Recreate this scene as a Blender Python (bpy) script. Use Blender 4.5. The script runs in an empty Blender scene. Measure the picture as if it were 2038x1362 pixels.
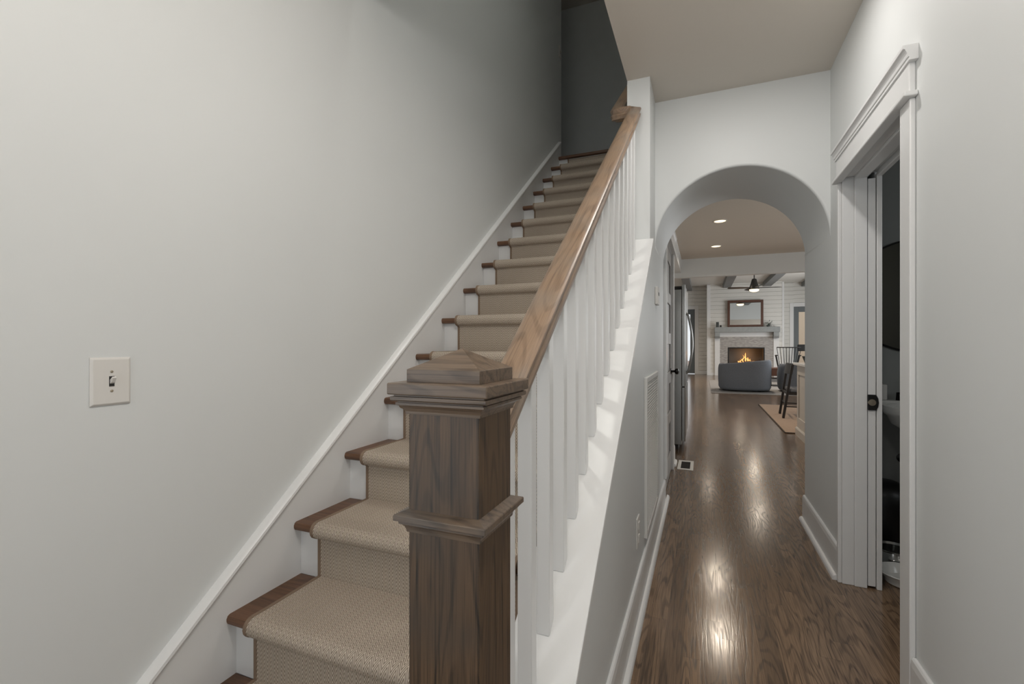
import bpy, bmesh, math, random
from mathutils import Vector, Matrix
random.seed(7)
sc = bpy.context.scene
COL = sc.collection
PI = math.pi

# ------------------------------------------------------------------ camera
cd = bpy.data.cameras.new('camera'); cam = bpy.data.objects.new('camera', cd); COL.objects.link(cam)
cd.sensor_fit = 'HORIZONTAL'; cd.sensor_width = 36.0
cd.lens = 926.8/2038*36.0
cd.shift_y = 4.16/2038
cd.clip_start = 0.02; cd.clip_end = 200
cam.location = (0, 0, 1.2008)
cam.rotation_euler = (PI/2, 0, math.radians(22.20))
sc.camera = cam

# ------------------------------------------------------------------ world, exposure, big lights
sc.view_settings.view_transform = 'Standard'; sc.view_settings.look = 'None'
sc.view_settings.gamma = 1.0; sc.view_settings.use_curve_mapping = False
sc.view_settings.exposure = 0.0
w = bpy.data.worlds.new('world'); sc.world = w; w.use_nodes = True
wb = w.node_tree.nodes['Background']; wb.inputs[0].default_value = (0.93, 0.97, 1.0, 1); wb.inputs[1].default_value = 1.0

def area(name, loc, rot, sx, sy, power, color, spread=180, shape='RECTANGLE'):
    ld = bpy.data.lights.new(name, 'AREA'); ld.shape = shape; ld.size = sx
    if shape in ('RECTANGLE', 'ELLIPSE'): ld.size_y = sy
    ld.energy = power; ld.color = color; ld.spread = math.radians(spread)
    o = bpy.data.objects.new(name, ld); COL.objects.link(o); o.location = loc; o.rotation_euler = rot
    return o
# daylight through the glazed front door behind the camera
area('front_door_daylight', (-0.35, -1.66, 1.15), (PI/2, 0, 0), 1.3, 1.9, 4, (0.92, 0.96, 1.0))
# added unseen fill by the left wall behind the camera, brightens the right wall
area('entry_fill', (-1.33, -.95, 1.25), (0, -PI/2, 0), 1.7, .9, 10, (0.95, 0.97, 1.0))
# daylight through the living room glazing
area('patio_daylight', (4.9, 15.0, 1.6), (0, PI/2, 0), 2.4, 5.0, 180, (0.95, 0.98, 1.0))
area('powder_room_fill', (2.28, 2.0, 1.7), (0, PI/2, 0), 1.0, .6, 4.0, (0.93, 0.98, 1.0))  # faint fill added to lift the dim powder room, no window there
# unseen fill light from the right, added to brighten the kitchen
area('kitchen_fill', (4.9, 6.0, 1.6), (0, PI/2, 0), 1.4, 2.6, 62, (0.95, 0.98, 1.0))

# daylight from the upstairs hallway left of the landing
area('upstairs_daylight', (-2.65, 5.2, 4.3), (0, -PI/2, 0), 1.2, 1.0, 0.1, (0.85, 0.95, 1.0))

# ------------------------------------------------------------------ helpers
def L(r, g, b):
    f = lambda c: c/12.92 if c <= .04045 else ((c+.055)/1.055)**2.4
    return (f(r/255), f(g/255), f(b/255), 1)

class MB:
    def __init__(s): s.bm = bmesh.new()
    def box(s, x0, x1, y0, y1, z0, z1):
        vs = [s.bm.verts.new((x, y, z)) for x in (x0, x1) for y in (y0, y1) for z in (z0, z1)]
        for f in ((0,1,3,2),(4,6,7,5),(0,4,5,1),(2,3,7,6),(0,2,6,4),(1,5,7,3)):
            s.bm.faces.new([vs[i] for i in f])
        return s
    def prism(s, poly, axis, a0, a1):
        def P(p, a):
            if axis == 'x': return (a, p[0], p[1])
            if axis == 'y': return (p[0], a, p[1])
            return (p[0], p[1], a)
        A = [s.bm.verts.new(P(p, a0)) for p in poly]; B = [s.bm.verts.new(P(p, a1)) for p in poly]
        n = len(poly)
        for i in range(n): s.bm.faces.new((A[i], A[(i+1) % n], B[(i+1) % n], B[i]))
        s.bm.faces.new(A[::-1]); s.bm.faces.new(B)
        return s
    def sweep(s, prof, frames, closed_prof=True, caps=True):
        """prof: list of (a,b); frames: list of (origin, avec, bvec)"""
        rings = []
        for o, av, bv in frames:
            o = Vector(o); av = Vector(av); bv = Vector(bv)
            rings.append([s.bm.verts.new(o+av*p[0]+bv*p[1]) for p in prof])
        n = len(prof)
        for k in range(len(rings)-1):
            for i in range(n if closed_prof else n-1):
                s.bm.faces.new((rings[k][i], rings[k][(i+1) % n], rings[k+1][(i+1) % n], rings[k+1][i]))
        if caps and closed_prof:
            s.bm.faces.new(rings[0][::-1]); s.bm.faces.new(rings[-1])
        return s
    def tube(s, pts, r, n=8, cap=True):
        pts = [Vector(p) for p in pts]; rings = []
        for i, p in enumerate(pts):
            d = (pts[min(i+1, len(pts)-1)]-pts[max(i-1, 0)]).normalized()
            up = Vector((0, 0, 1)) if abs(d.z) < .95 else Vector((0, 1, 0))
            a = d.cross(up).normalized(); b = a.cross(d).normalized()
            rr = r[i] if isinstance(r, (list, tuple)) else r
            rings.append([s.bm.verts.new(p+a*rr*math.cos(2*PI*k/n)+b*rr*math.sin(2*PI*k/n)) for k in range(n)])
        for i in range(len(rings)-1):
            for k in range(n):
                s.bm.faces.new((rings[i][k], rings[i][(k+1) % n], rings[i+1][(k+1) % n], rings[i+1][k]))
        if cap: s.bm.faces.new(rings[0][::-1]); s.bm.faces.new(rings[-1])
        return s
    def bar(s, p, q, wx, wy, ref=(0, 0, 1)):
        p = Vector(p); q = Vector(q); d = (q-p).normalized(); ref = Vector(ref)
        if abs(d.dot(ref)) > .95: ref = Vector((0, 1, 0))
        a = d.cross(ref).normalized(); b = a.cross(d).normalized()
        pr = [(-wx/2, -wy/2), (wx/2, -wy/2), (wx/2, wy/2), (-wx/2, wy/2)]
        return s.sweep(pr, [(p, a, b), (q, a, b)])
    def lathe(s, prof, c, n=32, axis='z', sx=1, sy=1, close=False):
        rings = []
        for r, h in prof:
            ring = []
            for k in range(n):
                a = 2*PI*k/n; u = r*math.cos(a)*sx; v = r*math.sin(a)*sy
                if axis == 'z': q = (c[0]+u, c[1]+v, c[2]+h)
                elif axis == 'x': q = (c[0]+h, c[1]+u, c[2]+v)
                else: q = (c[0]+u, c[1]+h, c[2]+v)
                ring.append(s.bm.verts.new(q))
            rings.append(ring)
        for i in range(len(rings)-1):
            for k in range(n):
                s.bm.faces.new((rings[i][k], rings[i][(k+1) % n], rings[i+1][(k+1) % n], rings[i+1][k]))
        s.bm.faces.new(rings[0][::-1]); s.bm.faces.new(rings[-1])
        return s
    def build(s, name, mat, parent=None, origin=None, bevel=0, seg=2, smooth=False, angle=40):
        bm = s.bm
        bmesh.ops.recalc_face_normals(bm, faces=bm.faces)
        off = Vector((0, 0, 0))
        if parent is not None: off = Vector(parent.get('_o', (0, 0, 0)))
        elif origin is not None: off = Vector(origin)
        bmesh.ops.translate(bm, verts=bm.verts, vec=-off)
        me = bpy.data.meshes.new(name); bm.to_mesh(me); bm.free()
        o = bpy.data.objects.new(name, me); COL.objects.link(o)
        me.materials.append(mat)
        o['_o'] = tuple(off)
        if parent is not None: o.parent = parent
        else: o.location = off
        if smooth:
            for p in me.polygons: p.use_smooth = True
            if angle < 180:
                me.set_sharp_from_angle(angle=math.radians(angle))
        if bevel:
            m = o.modifiers.new('bevel', 'BEVEL'); m.width = bevel; m.segments = seg; m.limit_method = 'ANGLE'; m.angle_limit = math.radians(35)
            m.harden_normals = False
        return o

def tag(o, label=None, cat=None, group=None, kind=None):
    if label: o['label'] = label
    if cat: o['category'] = cat
    if group: o['group'] = group
    if kind: o['kind'] = kind
    return o
def thing(name, label, cat, loc, group=None):
    o = bpy.data.objects.new(name, None); COL.objects.link(o); o.location = loc; o['_o'] = tuple(loc)
    o.empty_display_size = .1
    return tag(o, label, cat, group)
def struct(o, label, cat):
    return tag(o, label, cat, kind='structure')
def dup(root, loc, label=None, group=None):
    r = root.copy(); COL.objects.link(r); r.location = loc
    if label: r['label'] = label
    if group: r['group'] = group
    for ch in list(root.children):
        c = ch.copy(); COL.objects.link(c); c.parent = r
        for g in list(ch.children):
            d = g.copy(); COL.objects.link(d); d.parent = c
    return r

# ------------------------------------------------------------------ materials
def newmat(name):
    m = bpy.data.materials.new(name); m.use_nodes = True
    nt = m.node_tree; b = nt.nodes['Principled BSDF']
    return m, nt, b
def N(nt, t, **k):
    n = nt.nodes.new(t)
    for a, v in k.items(): setattr(n, a, v)
    return n
def mth(nt, op, a, b=None, c=None):
    n = N(nt, 'ShaderNodeMath', operation=op)
    for i, v in enumerate((a, b, c)):
        if v is None: continue
        if isinstance(v, (int, float)): n.inputs[i].default_value = v
        else: nt.links.new(v, n.inputs[i])
    return n.outputs[0]
def mixc(nt, fac, a, b):
    n = N(nt, 'ShaderNodeMix', data_type='RGBA')
    for i, v in ((0, fac), (6, a), (7, b)):
        if isinstance(v, (int, float)): n.inputs[i].default_value = v
        elif isinstance(v, tuple): n.inputs[i].default_value = v
        else: nt.links.new(v, n.inputs[i])
    return n.outputs[2]
def ramp(nt, fac, a, b):
    n = N(nt, 'ShaderNodeMapRange', interpolation_type='SMOOTHSTEP')
    nt.links.new(fac, n.inputs[0]); n.inputs[1].default_value = a; n.inputs[2].default_value = b
    return n.outputs[0]
def bump(nt, b, h, strength=.2, dist=.002):
    n = N(nt, 'ShaderNodeBump'); n.inputs['Strength'].default_value = strength; n.inputs['Distance'].default_value = dist
    nt.links.new(h, n.inputs['Height']); nt.links.new(n.outputs[0], b.inputs['Normal'])
def plain(name, col, rough=.5, metal=0, spec=.5, noise=0, nscale=60, bumpy=0):
    m, nt, b = newmat(name)
    b.inputs['Base Color'].default_value = col; b.inputs['Roughness'].default_value = rough
    b.inputs['Metallic'].default_value = metal; b.inputs['Specular IOR Level'].default_value = spec
    tc = N(nt, 'ShaderNodeTexCoord'); nz = N(nt, 'ShaderNodeTexNoise'); nz.inputs['Scale'].default_value = nscale; nz.inputs['Detail'].default_value = 3
    nt.links.new(tc.outputs['Object'], nz.inputs['Vector'])
    if noise:
        c2 = tuple(max(0, c*(1-noise)) for c in col[:3])+(1,)
        nt.links.new(mixc(nt, nz.outputs[0], c2, tuple(min(1, c*(1+noise*.6)) for c in col[:3])+(1,)), b.inputs['Base Color'])
    if bumpy: bump(nt, b, nz.outputs[0], bumpy, .001)
    return m
def emit(name, col, s):
    m, nt, b = newmat(name)
    b.inputs['Base Color'].default_value = col; b.inputs['Emission Color'].default_value = col; b.inputs['Emission Strength'].default_value = s
    return m
def wood(name, axis, light, dark, scale=1.0, rot=(0, 0, 0), rough=.4, tint=None, ringk=16, kr=.38, ks=.36):
    """oak: contour grain stretched along one axis plus fine pores"""
    m, nt, b = newmat(name)
    tc = N(nt, 'ShaderNodeTexCoord'); mp0 = N(nt, 'ShaderNodeMapping'); mp0.inputs['Rotation'].default_value = rot
    nt.links.new(tc.outputs['Object'], mp0.inputs[0])
    def stretched(al, ac):
        mp = N(nt, 'ShaderNodeMapping'); v = [ac, ac, ac]; v['xyz'.index(axis)] = al
        mp.inputs['Scale'].default_value = v; nt.links.new(mp0.outputs[0], mp.inputs[0]); return mp.outputs[0]
    n1 = N(nt, 'ShaderNodeTexNoise'); n1.inputs['Scale'].default_value = scale; n1.inputs['Detail'].default_value = 1.0; n1.inputs['Distortion'].default_value = .1
    nt.links.new(stretched(1.5, 13), n1.inputs['Vector'])
    nf = N(nt, 'ShaderNodeTexNoise'); nf.inputs['Scale'].default_value = 1; nf.inputs['Detail'].default_value = 3
    nt.links.new(stretched(14, 130), nf.inputs['Vector'])
    ph = mth(nt, 'ADD', mth(nt, 'MULTIPLY', n1.outputs[0], ringk*PI), mth(nt, 'MULTIPLY', nf.outputs[0], 1.6))
    rg = ramp(nt, mth(nt, 'SINE', ph), .15, .95)
    n2 = N(nt, 'ShaderNodeTexNoise'); n2.inputs['Scale'].default_value = 1; n2.inputs['Detail'].default_value = 2
    nt.links.new(stretched(12, 520), n2.inputs['Vector'])
    pores = ramp(nt, n2.outputs[0], .45, .62)
    n3 = N(nt, 'ShaderNodeTexNoise'); n3.inputs['Scale'].default_value = 6
    nt.links.new(tc.outputs['Object'], n3.inputs['Vector'])
    n4 = N(nt, 'ShaderNodeTexNoise'); n4.inputs['Scale'].default_value = 1; n4.inputs['Detail'].default_value = 1.5
    nt.links.new(stretched(2.2, 150), n4.inputs['Vector'])
    streak = ramp(nt, n4.outputs[0], .54, .68)
    fac = mth(nt, 'ADD', mth(nt, 'ADD', mth(nt, 'MULTIPLY', rg, kr), mth(nt, 'MULTIPLY', streak, ks)), mth(nt, 'MULTIPLY', pores, .26))
    c = mixc(nt, fac, light, dark)
    if tint: c = mixc(nt, mth(nt, 'MULTIPLY', ramp(nt, n3.outputs[0], .42, .72), .55), c, tint)
    nt.links.new(c, b.inputs['Base Color'])
    b.inputs['Roughness'].default_value = rough
    bump(nt, b, mth(nt, 'SUBTRACT', 1.0, fac), .2, .0006)
    return m

M = {}
M['wall'] = plain('wall_paint', L(221, 223, 222), .45, noise=.015, nscale=3, spec=.35, bumpy=.02)
M['ceil'] = plain('ceiling_paint', L(214, 207, 197), .8, noise=.01, spec=.2)
M['trim'] = plain('trim_white_paint', L(228, 228, 227), .3, noise=.01, nscale=20)
M['greytrim'] = plain('pale_grey_door_paint', L(152, 150, 147), .35, noise=.01)
M['darkwall'] = plain('wall_paint_shaded', L(150, 152, 150), .6, noise=.03)  # same wall paint darkened, the room's shade put into the colour
M['shiplap'] = plain('shiplap_white_paint', L(222, 220, 214), .5, noise=.02, nscale=8)
M['beam'] = plain('grey_beam_stain', L(124, 126, 126), .6, noise=.18, nscale=14)
M['mantelwood'] = plain('grey_washed_wood', L(150, 154, 154), .6, noise=.22, nscale=12, bumpy=.2)
M['black'] = plain('black_metal', L(20, 20, 20), .4, noise=.1)
M['bronze'] = plain('oil_rubbed_bronze', L(26, 24, 22), .3, metal=.6, noise=.1)
M['steel'] = plain('stainless_steel', L(150, 150, 148), .28, metal=.9, noise=.06, nscale=40)
M['chrome'] = plain('polished_steel', L(200, 200, 198), .15, metal=1)
M['nickel'] = plain('satin_nickel', L(190, 178, 160), .3, metal=.8)
M['plastic'] = plain('white_plastic', L(222, 219, 214), .3)
M['slot'] = plain('dark_slot', L(40, 38, 36), .6)
M['ceramic'] = plain('white_ceramic', L(225, 224, 220), .12)
M['charcoal'] = plain('charcoal_boucle', L(134, 139, 147), .95, noise=.35, nscale=90, bumpy=.5, spec=.1)
M['darkwood'] = plain('dark_stained_wood', L(34, 29, 26), .4, noise=.25, nscale=20)
M['cushion'] = plain('grey_seat_fabric', L(110, 110, 112), .9, noise=.15)
M['rugliv'] = plain('pale_grey_rug', L(150, 147, 145), .95, noise=.2, nscale=25, bumpy=.3)
M['rugbeige'] = plain('beige_woven_rug', L(172, 148, 128), .95, noise=.25, nscale=45, bumpy=.4)
M['rugedge'] = plain('dark_rug_binding', L(70, 60, 52), .9, noise=.1)
M['island'] = plain('island_paint', L(214, 207, 198), .4, noise=.01)
M['quartz'] = plain('white_quartz', L(235, 233, 228), .12, noise=.03, nscale=8)
M['mirrorframe'] = plain('brown_wood_frame', L(92, 60, 46), .4, noise=.25, nscale=18)
M['mirror'] = plain('mirror_glass', (.85, .87, .87, 1), .02, metal=1)
M['dimmirror'] = plain('mirror_glass_dim', (.30, .28, .24, 1), .05, metal=1)
M['greydoor'] = plain('grey_door_paint', L(100, 106, 108), .45, noise=.03)
M['leaf'] = plain('dark_green_leaf', L(36, 58, 44), .5, noise=.3)
M['pot'] = plain('dark_grey_pot', L(62, 68, 66), .5, noise=.1)
M['fire_in'] = plain('firebox_lining', L(96, 94, 90), .8, noise=.2)
M['log'] = plain('charred_log', L(70, 56, 46), .9, noise=.5, nscale=25, bumpy=.6)
M['beige'] = plain('beige_stucco', L(222, 204, 180), .9, noise=.05)
M['brickred'] = plain('patio_brick', L(176, 150, 136), .9, noise=.2, nscale=12)
M['fanblack'] = plain('fan_dark_bronze', L(44, 42, 38), .45, noise=.1)
M['white_mtl'] = plain('white_enamel', L(222, 221, 217), .35)
M['led_warm'] = emit('warm_lamp_lens', (1, .78, .48, 1), 2.2)
M['led_hall'] = emit('hall_lamp_lens', (1, .95, .86, 1), 2.0)
M['flame'] = emit('gas_flame', (1, .50, .16, 1), 1.1)

def glassmat():
    m = bpy.data.materials.new('window_glass'); m.use_nodes = True; nt = m.node_tree
    nt.nodes.clear(); o = N(nt, 'ShaderNodeOutputMaterial'); t = N(nt, 'ShaderNodeBsdfTransparent'); g = N(nt, 'ShaderNodeBsdfGlossy'); g.inputs['Roughness'].default_value = .02
    x = N(nt, 'ShaderNodeMixShader'); f = N(nt, 'ShaderNodeFresnel'); f.inputs[0].default_value = 1.45
    nt.links.new(f.outputs[0], x.inputs[0]); nt.links.new(t.outputs[0], x.inputs[1]); nt.links.new(g.outputs[0], x.inputs[2]); nt.links.new(x.outputs[0], o.inputs[0])
    return m
M['glass'] = glassmat()

M['newelwood'] = wood('newel_oak', 'z', L(95, 74, 54), L(31, 25, 19), 1.0, tint=L(64, 59, 54), rough=.42, ringk=34, kr=.34, ks=.42)
M['newelwood_x'] = wood('newel_oak_cap', 'x', L(114, 97, 81), L(60, 50, 42), 1.0, tint=L(84, 82, 80), rough=.34, ringk=26)
M['railwood'] = wood('handrail_oak', 'y', L(146, 122, 100), L(90, 72, 58), .8, rot=(-math.atan(.755), 0, 0), rough=.36, tint=L(132, 122, 111), ringk=22, kr=.32, ks=.30)
M['treadwood'] = wood('tread_oak', 'x', L(108, 76, 54), L(62, 43, 31), .8, rough=.38, ringk=16)

def floormat():
    m, nt, b = newmat('dark_oak_strip_floor')
    tc = N(nt, 'ShaderNodeTexCoord'); sp = N(nt, 'ShaderNodeSeparateXYZ'); nt.links.new(tc.outputs['Object'], sp.inputs[0])
    X, Y = sp.outputs[0], sp.outputs[1]; wd = .0700
    xi = mth(nt, 'DIVIDE', X, wd); i = mth(nt, 'FLOOR', xi); fx = mth(nt, 'FRACT', xi)
    wn = N(nt, 'ShaderNodeTexWhiteNoise', noise_dimensions='1D'); nt.links.new(i, wn.inputs['W'])
    yj = mth(nt, 'ADD', mth(nt, 'DIVIDE', Y, 1.25), mth(nt, 'MULTIPLY', wn.outputs[0], 9)); j = mth(nt, 'FLOOR', yj); fy = mth(nt, 'FRACT', yj)
    cb = N(nt, 'ShaderNodeCombineXYZ'); nt.links.new(i, cb.inputs[0]); nt.links.new(j, cb.inputs[1])
    w2 = N(nt, 'ShaderNodeTexWhiteNoise', noise_dimensions='2D'); nt.links.new(cb.outputs[0], w2.inputs['Vector'])
    rnd = w2.outputs[0]; s2 = N(nt, 'ShaderNodeSeparateColor'); nt.links.new(w2.outputs[1], s2.inputs[0])
    g = N(nt, 'ShaderNodeCombineXYZ')
    nt.links.new(mth(nt, 'ADD', mth(nt, 'MULTIPLY', X, 12), mth(nt, 'MULTIPLY', rnd, 50)), g.inputs[0])
    nt.links.new(mth(nt, 'ADD', mth(nt, 'MULTIPLY', Y, 1.25), mth(nt, 'MULTIPLY', s2.outputs[1], 40)), g.inputs[1])
    nt.links.new(mth(nt, 'MULTIPLY', s2.outputs[2], 30), g.inputs[2])
    n1 = N(nt, 'ShaderNodeTexNoise'); n1.inputs['Scale'].default_value = 1; n1.inputs['Detail'].default_value = 1.2; n1.inputs['Distortion'].default_value = .5
    nt.links.new(g.outputs[0], n1.inputs['Vector'])
    rg = ramp(nt, mth(nt, 'SINE', mth(nt, 'MULTIPLY', n1.outputs[0], 66)), .1, 1)
    h = N(nt, 'ShaderNodeCombineXYZ'); nt.links.new(mth(nt, 'MULTIPLY', X, 260), h.inputs[0]); nt.links.new(mth(nt, 'MULTIPLY', Y, 7), h.inputs[1]); nt.links.new(rnd, h.inputs[2])
    n2 = N(nt, 'ShaderNodeTexNoise'); n2.inputs['Scale'].default_value = 1; n2.inputs['Detail'].default_value = 2; nt.links.new(h.outputs[0], n2.inputs['Vector'])
    pores = ramp(nt, n2.outputs[0], .4, .65)
    fac = mth(nt, 'ADD', mth(nt, 'MULTIPLY', rg, .45), mth(nt, 'MULTIPLY', pores, .42))
    base = mixc(nt, rnd, L(120, 98, 78), L(148, 121, 96))
    c = mixc(nt, fac, base, L(62, 49, 39))
    seam = mth(nt, 'MAXIMUM', mth(nt, 'LESS_THAN', fx, .014), mth(nt, 'LESS_THAN', fy, .0013))
    c = mixc(nt, mth(nt, 'MULTIPLY', seam, .5), c, L(28, 21, 16))
    nt.links.new(c, b.inputs['Base Color'])
    nz = N(nt, 'ShaderNodeTexNoise'); nz.inputs['Scale'].default_value = 14; nt.links.new(tc.outputs['Object'], nz.inputs['Vector'])
    nt.links.new(mth(nt, 'ADD', .14, mth(nt, 'MULTIPLY', fac, .08)), b.inputs['Roughness'])
    b.inputs['Specular IOR Level'].default_value = .62
    hgt = mth(nt, 'ADD', mth(nt, 'SUBTRACT', 1.0, mth(nt, 'MULTIPLY', fac, .6)), mth(nt, 'MULTIPLY', nz.outputs[0], .7))
    hgt = mth(nt, 'SUBTRACT', hgt, mth(nt, 'MULTIPLY', seam, 1.0))
    bump(nt, b, hgt, .14, .0010)
    return m
M['floor'] = floormat()

def carpetmat():
    m, nt, b = newmat('herringbone_sisal_runner')
    uv = N(nt, 'ShaderNodeUVMap'); uv.uv_map = 'run'
    sp = N(nt, 'ShaderNodeSeparateXYZ'); nt.links.new(uv.outputs[0], sp.inputs[0])
    nz = N(nt, 'ShaderNodeTexNoise'); nz.inputs['Scale'].default_value = 160; nz.inputs['Detail'].default_value = 2; nt.links.new(uv.outputs[0], nz.inputs['Vector'])
    nw = mth(nt, 'MULTIPLY', mth(nt, 'SUBTRACT', nz.outputs[0], .5), .0035)
    tri = mth(nt, 'PINGPONG', sp.outputs[0], .0135)
    v = mth(nt, 'ADD', mth(nt, 'ADD', sp.outputs[1], nw), mth(nt, 'MULTIPLY', tri, 2.5))
    st = mth(nt, 'SINE', mth(nt, 'MULTIPLY', v, 2*PI/.0125))
    f = ramp(nt, st, -.7, .5)
    n2 = N(nt, 'ShaderNodeTexNoise'); n2.inputs['Scale'].default_value = 900; nt.links.new(uv.outputs[0], n2.inputs['Vector'])
    c = mixc(nt, f, L(128, 115, 102), L(212, 199, 183))
    c = mixc(nt, mth(nt, 'MULTIPLY', n2.outputs[0], .25), c, L(150, 138, 124))
    nt.links.new(c, b.inputs['Base Color']); b.inputs['Roughness'].default_value = .95; b.inputs['Specular IOR Level'].default_value = .1
    bump(nt, b, f, .6, .002)
    return m
M['carpet'] = carpetmat()
M['binding'] = plain('runner_binding', L(132, 112, 94), .9, noise=.15, nscale=300)

def tilemat():
    m, nt, b = newmat('grey_ledger_stone')
    tc = N(nt, 'ShaderNodeTexCoord'); mp = N(nt, 'ShaderNodeMapping'); mp.inputs['Rotation'].default_value = (PI/2, 0, 0)
    nt.links.new(tc.outputs['Object'], mp.inputs[0])
    br = N(nt, 'ShaderNodeTexBrick'); br.inputs['Scale'].default_value = 1; br.inputs['Brick Width'].default_value = .085; br.inputs['Row Height'].default_value = .026; br.inputs['Mortar Size'].default_value = .004
    br.inputs['Color1'].default_value = L(200, 196, 192); br.inputs['Color2'].default_value = L(150, 146, 143); br.inputs['Mortar'].default_value = L(150, 146, 143)
    nt.links.new(mp.outputs[0], br.inputs[0]); nz = N(nt, 'ShaderNodeTexNoise'); nz.inputs['Scale'].default_value = 9; nt.links.new(tc.outputs['Object'], nz.inputs[0])
    nt.links.new(mixc(nt, mth(nt, 'MULTIPLY', nz.outputs[0], .5), br.outputs[0], L(150, 146, 142)), b.inputs['Base Color'])
    b.inputs['Roughness'].default_value = .6; bump(nt, b, br.outputs[0], .8, .01)
    return m
M['tile'] = tilemat()

# ------------------------------------------------------------------ dimensions
WL = -1.342          # stair wall face
HL = -0.27           # hall left wall face
HR = 0.65            # hall right wall face
CZ = 2.70            # hall ceiling
CK = 2.92            # kitchen ceiling
YH = 10.07           # header between kitchen and living room
Y_ARCH, Y_ARCH2 = 3.015, 3.70
RISE, RUN = .1919, .2497
def noseY(i): return .972+(i-2)*RUN
TR = -.397
def capz(y): return .987+.7640*(y-1.649)
def nosez(y): return 2*RISE+(y-.972)*RISE/RUN

# ------------------------------------------------------------------ setting
struct(MB().box(-3.2, 6.2, -1.8, 20.6, -.12, 0).build('floor', M['floor']), 'dark brown oak strip floor running down the hall', 'floor')

c = MB()
c.box(-1.46, -.395, -1.8, 1.55, CZ, CZ+.1)
c.box(-.395, 5.1, -1.8, 2.705, CZ, CZ+.1)
c.box(-.27, .65, 2.705, Y_ARCH, CZ, CZ+.1)
c.box(.65, 5.1, 2.705, 3.54, CZ, CZ+.1)
struct(c.build('ceiling', M['ceil']), 'beige painted flat ceiling over the hall', 'ceiling')
struct(MB().box(-.39, 5.1, Y_ARCH2, YH, CK, CK+.1).build('ceiling_kitchen', M['ceil']), 'beige kitchen ceiling beyond the arch', 'ceiling')
struct(MB().box(-3.2, 5.2, YH+.15, 20.6, 3.5, 3.6).build('ceiling_living', M['shiplap']), 'white living room ceiling between grey beams', 'ceiling')
struct(MB().box(-2.7, -.27, 1.1, 5.95, 5.5, 5.6).build('ceiling_stairwell', M['ceil']), 'ceiling high above the stairs', 'ceiling')

# left wall along stairs
struct(MB().prism([(-1.8, 0), (4.64, 0), (4.64, 5.5), (-1.8, 5.5)], 'x', WL-.12, WL).build('wall_left', M['wall'], bevel=.008, seg=3), 'tall pale grey painted wall along the stairs', 'wall')
# landing upstairs
struct(MB().box(-2.7, TR, noseY(16)+.052, 5.8, 16*RISE-.3, 16*RISE-.001).build('floor_landing', M['treadwood']), 'dark upper landing floor at stair top', 'floor')
struct(MB().box(-2.7, -.27, 5.8, 5.92, 2.8, 5.5).build('wall_landing', M['wall']), 'shadowed wall beyond the top stair', 'wall')
struct(MB().box(-2.8, -2.7, 4.5, 5.92, 2.8, 5.5).build('wall_landing_left', M['wall']), 'side wall of the upper landing', 'wall')
struct(MB().box(-2.7, WL-.12, 4.52, 4.64, 2.8, 5.5).build('wall_landing_return', M['wall']), 'wall returning left at the stair top', 'wall')
struct(MB().box(WL, -.395, 1.45, 1.55, CZ+.1, 5.5).build('wall_stairwell_front', M['wall']), 'wall above the stair opening near the entry', 'wall')
struct(MB().box(-.395, -.27, 1.45, 2.704, CZ+.1, 5.5).build('wall_stairwell_right', M['wall']), 'wall above hall ceiling beside the stairwell', 'wall')
# knee wall, column and wall carrying on beyond
kw = [(.70, 0), (Y_ARCH, 0), (Y_ARCH, 3.0), (5.8, 3.0), (5.8, 5.5), (2.705, 5.5), (2.705, capz(2.705)-.026), (.70, capz(.70)-.026)]
struct(MB().prism(kw, 'x', -.395, HL).build('wall_hall_left', M['wall']), 'grey hall wall rising with the stairs to a white column', 'wall')
# sloped white cap on the knee wall
cp = [(.70, capz(.70)-.026), (2.703, capz(2.703)-.026), (2.703, capz(2.703)), (.70, capz(.70))]
struct(MB().prism(cp, 'x', -.42, -.25).build('trim_1', M['trim'], bevel=.003), 'white sloped cap board carrying the balusters', 'trim')

# arch wall (tunnel) with its side piers
ac = ((HL+HR)/2, 1.79); ax, az = (HR-HL)/2, .450
poly = [(-.394, 3.0), (-.394, 0), (HL, 0)]
poly += [(ac[0]+ax*math.cos(PI-PI*k/64), ac[1]+az*math.sin(PI-PI*k/64)) for k in range(65)]
poly += [(HR, 0), (.752, 0), (.752, 3.0)]
aw = MB().prism(poly, 'y', Y_ARCH, Y_ARCH2)
lay = aw.bm.edges.layers.float.new('bevel_weight_edge')
for e in aw.bm.edges:
    a, b = e.verts[0].co, e.verts[1].co
    if abs(a.y-b.y) < 1e-6 and min(a.z, b.z) > 1.80 and max(a.z, b.z) < 2.3: e[lay] = 1.0
aw = aw.build('wall_arch', M['wall'], smooth=True, angle=30)
bv = aw.modifiers.new('bullnose', 'BEVEL'); bv.width = .013; bv.segments = 4; bv.limit_method = 'WEIGHT'; bv.use_clamp_overlap = False
struct(aw, 'pale wall with a round arched opening across the hall', 'wall')

# right wall with pocket door opening
DY0, DY1, DZ = 2.00, 2.79, 2.050
r = MB()
r.box(HR, .81, -1.8, DY0, 0, CZ)
r.box(HR, .81, DY0, DY1+.02, DZ, CZ)
r.box(HR, .752, DY1+.02, Y_ARCH, 0, CZ); r.box(.790, .81, DY1+.02, Y_ARCH2, 0, CZ)
r.box(.752, .790, Y_ARCH2-.04, Y_ARCH2, 0, CZ); r.box(.752, .790, DY1+.02, Y_ARCH2-.04, DZ+.01, CZ)
struct(r.build('wall_right', M['wall']), 'pale grey hall wall with the pocket doorway', 'wall')
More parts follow.
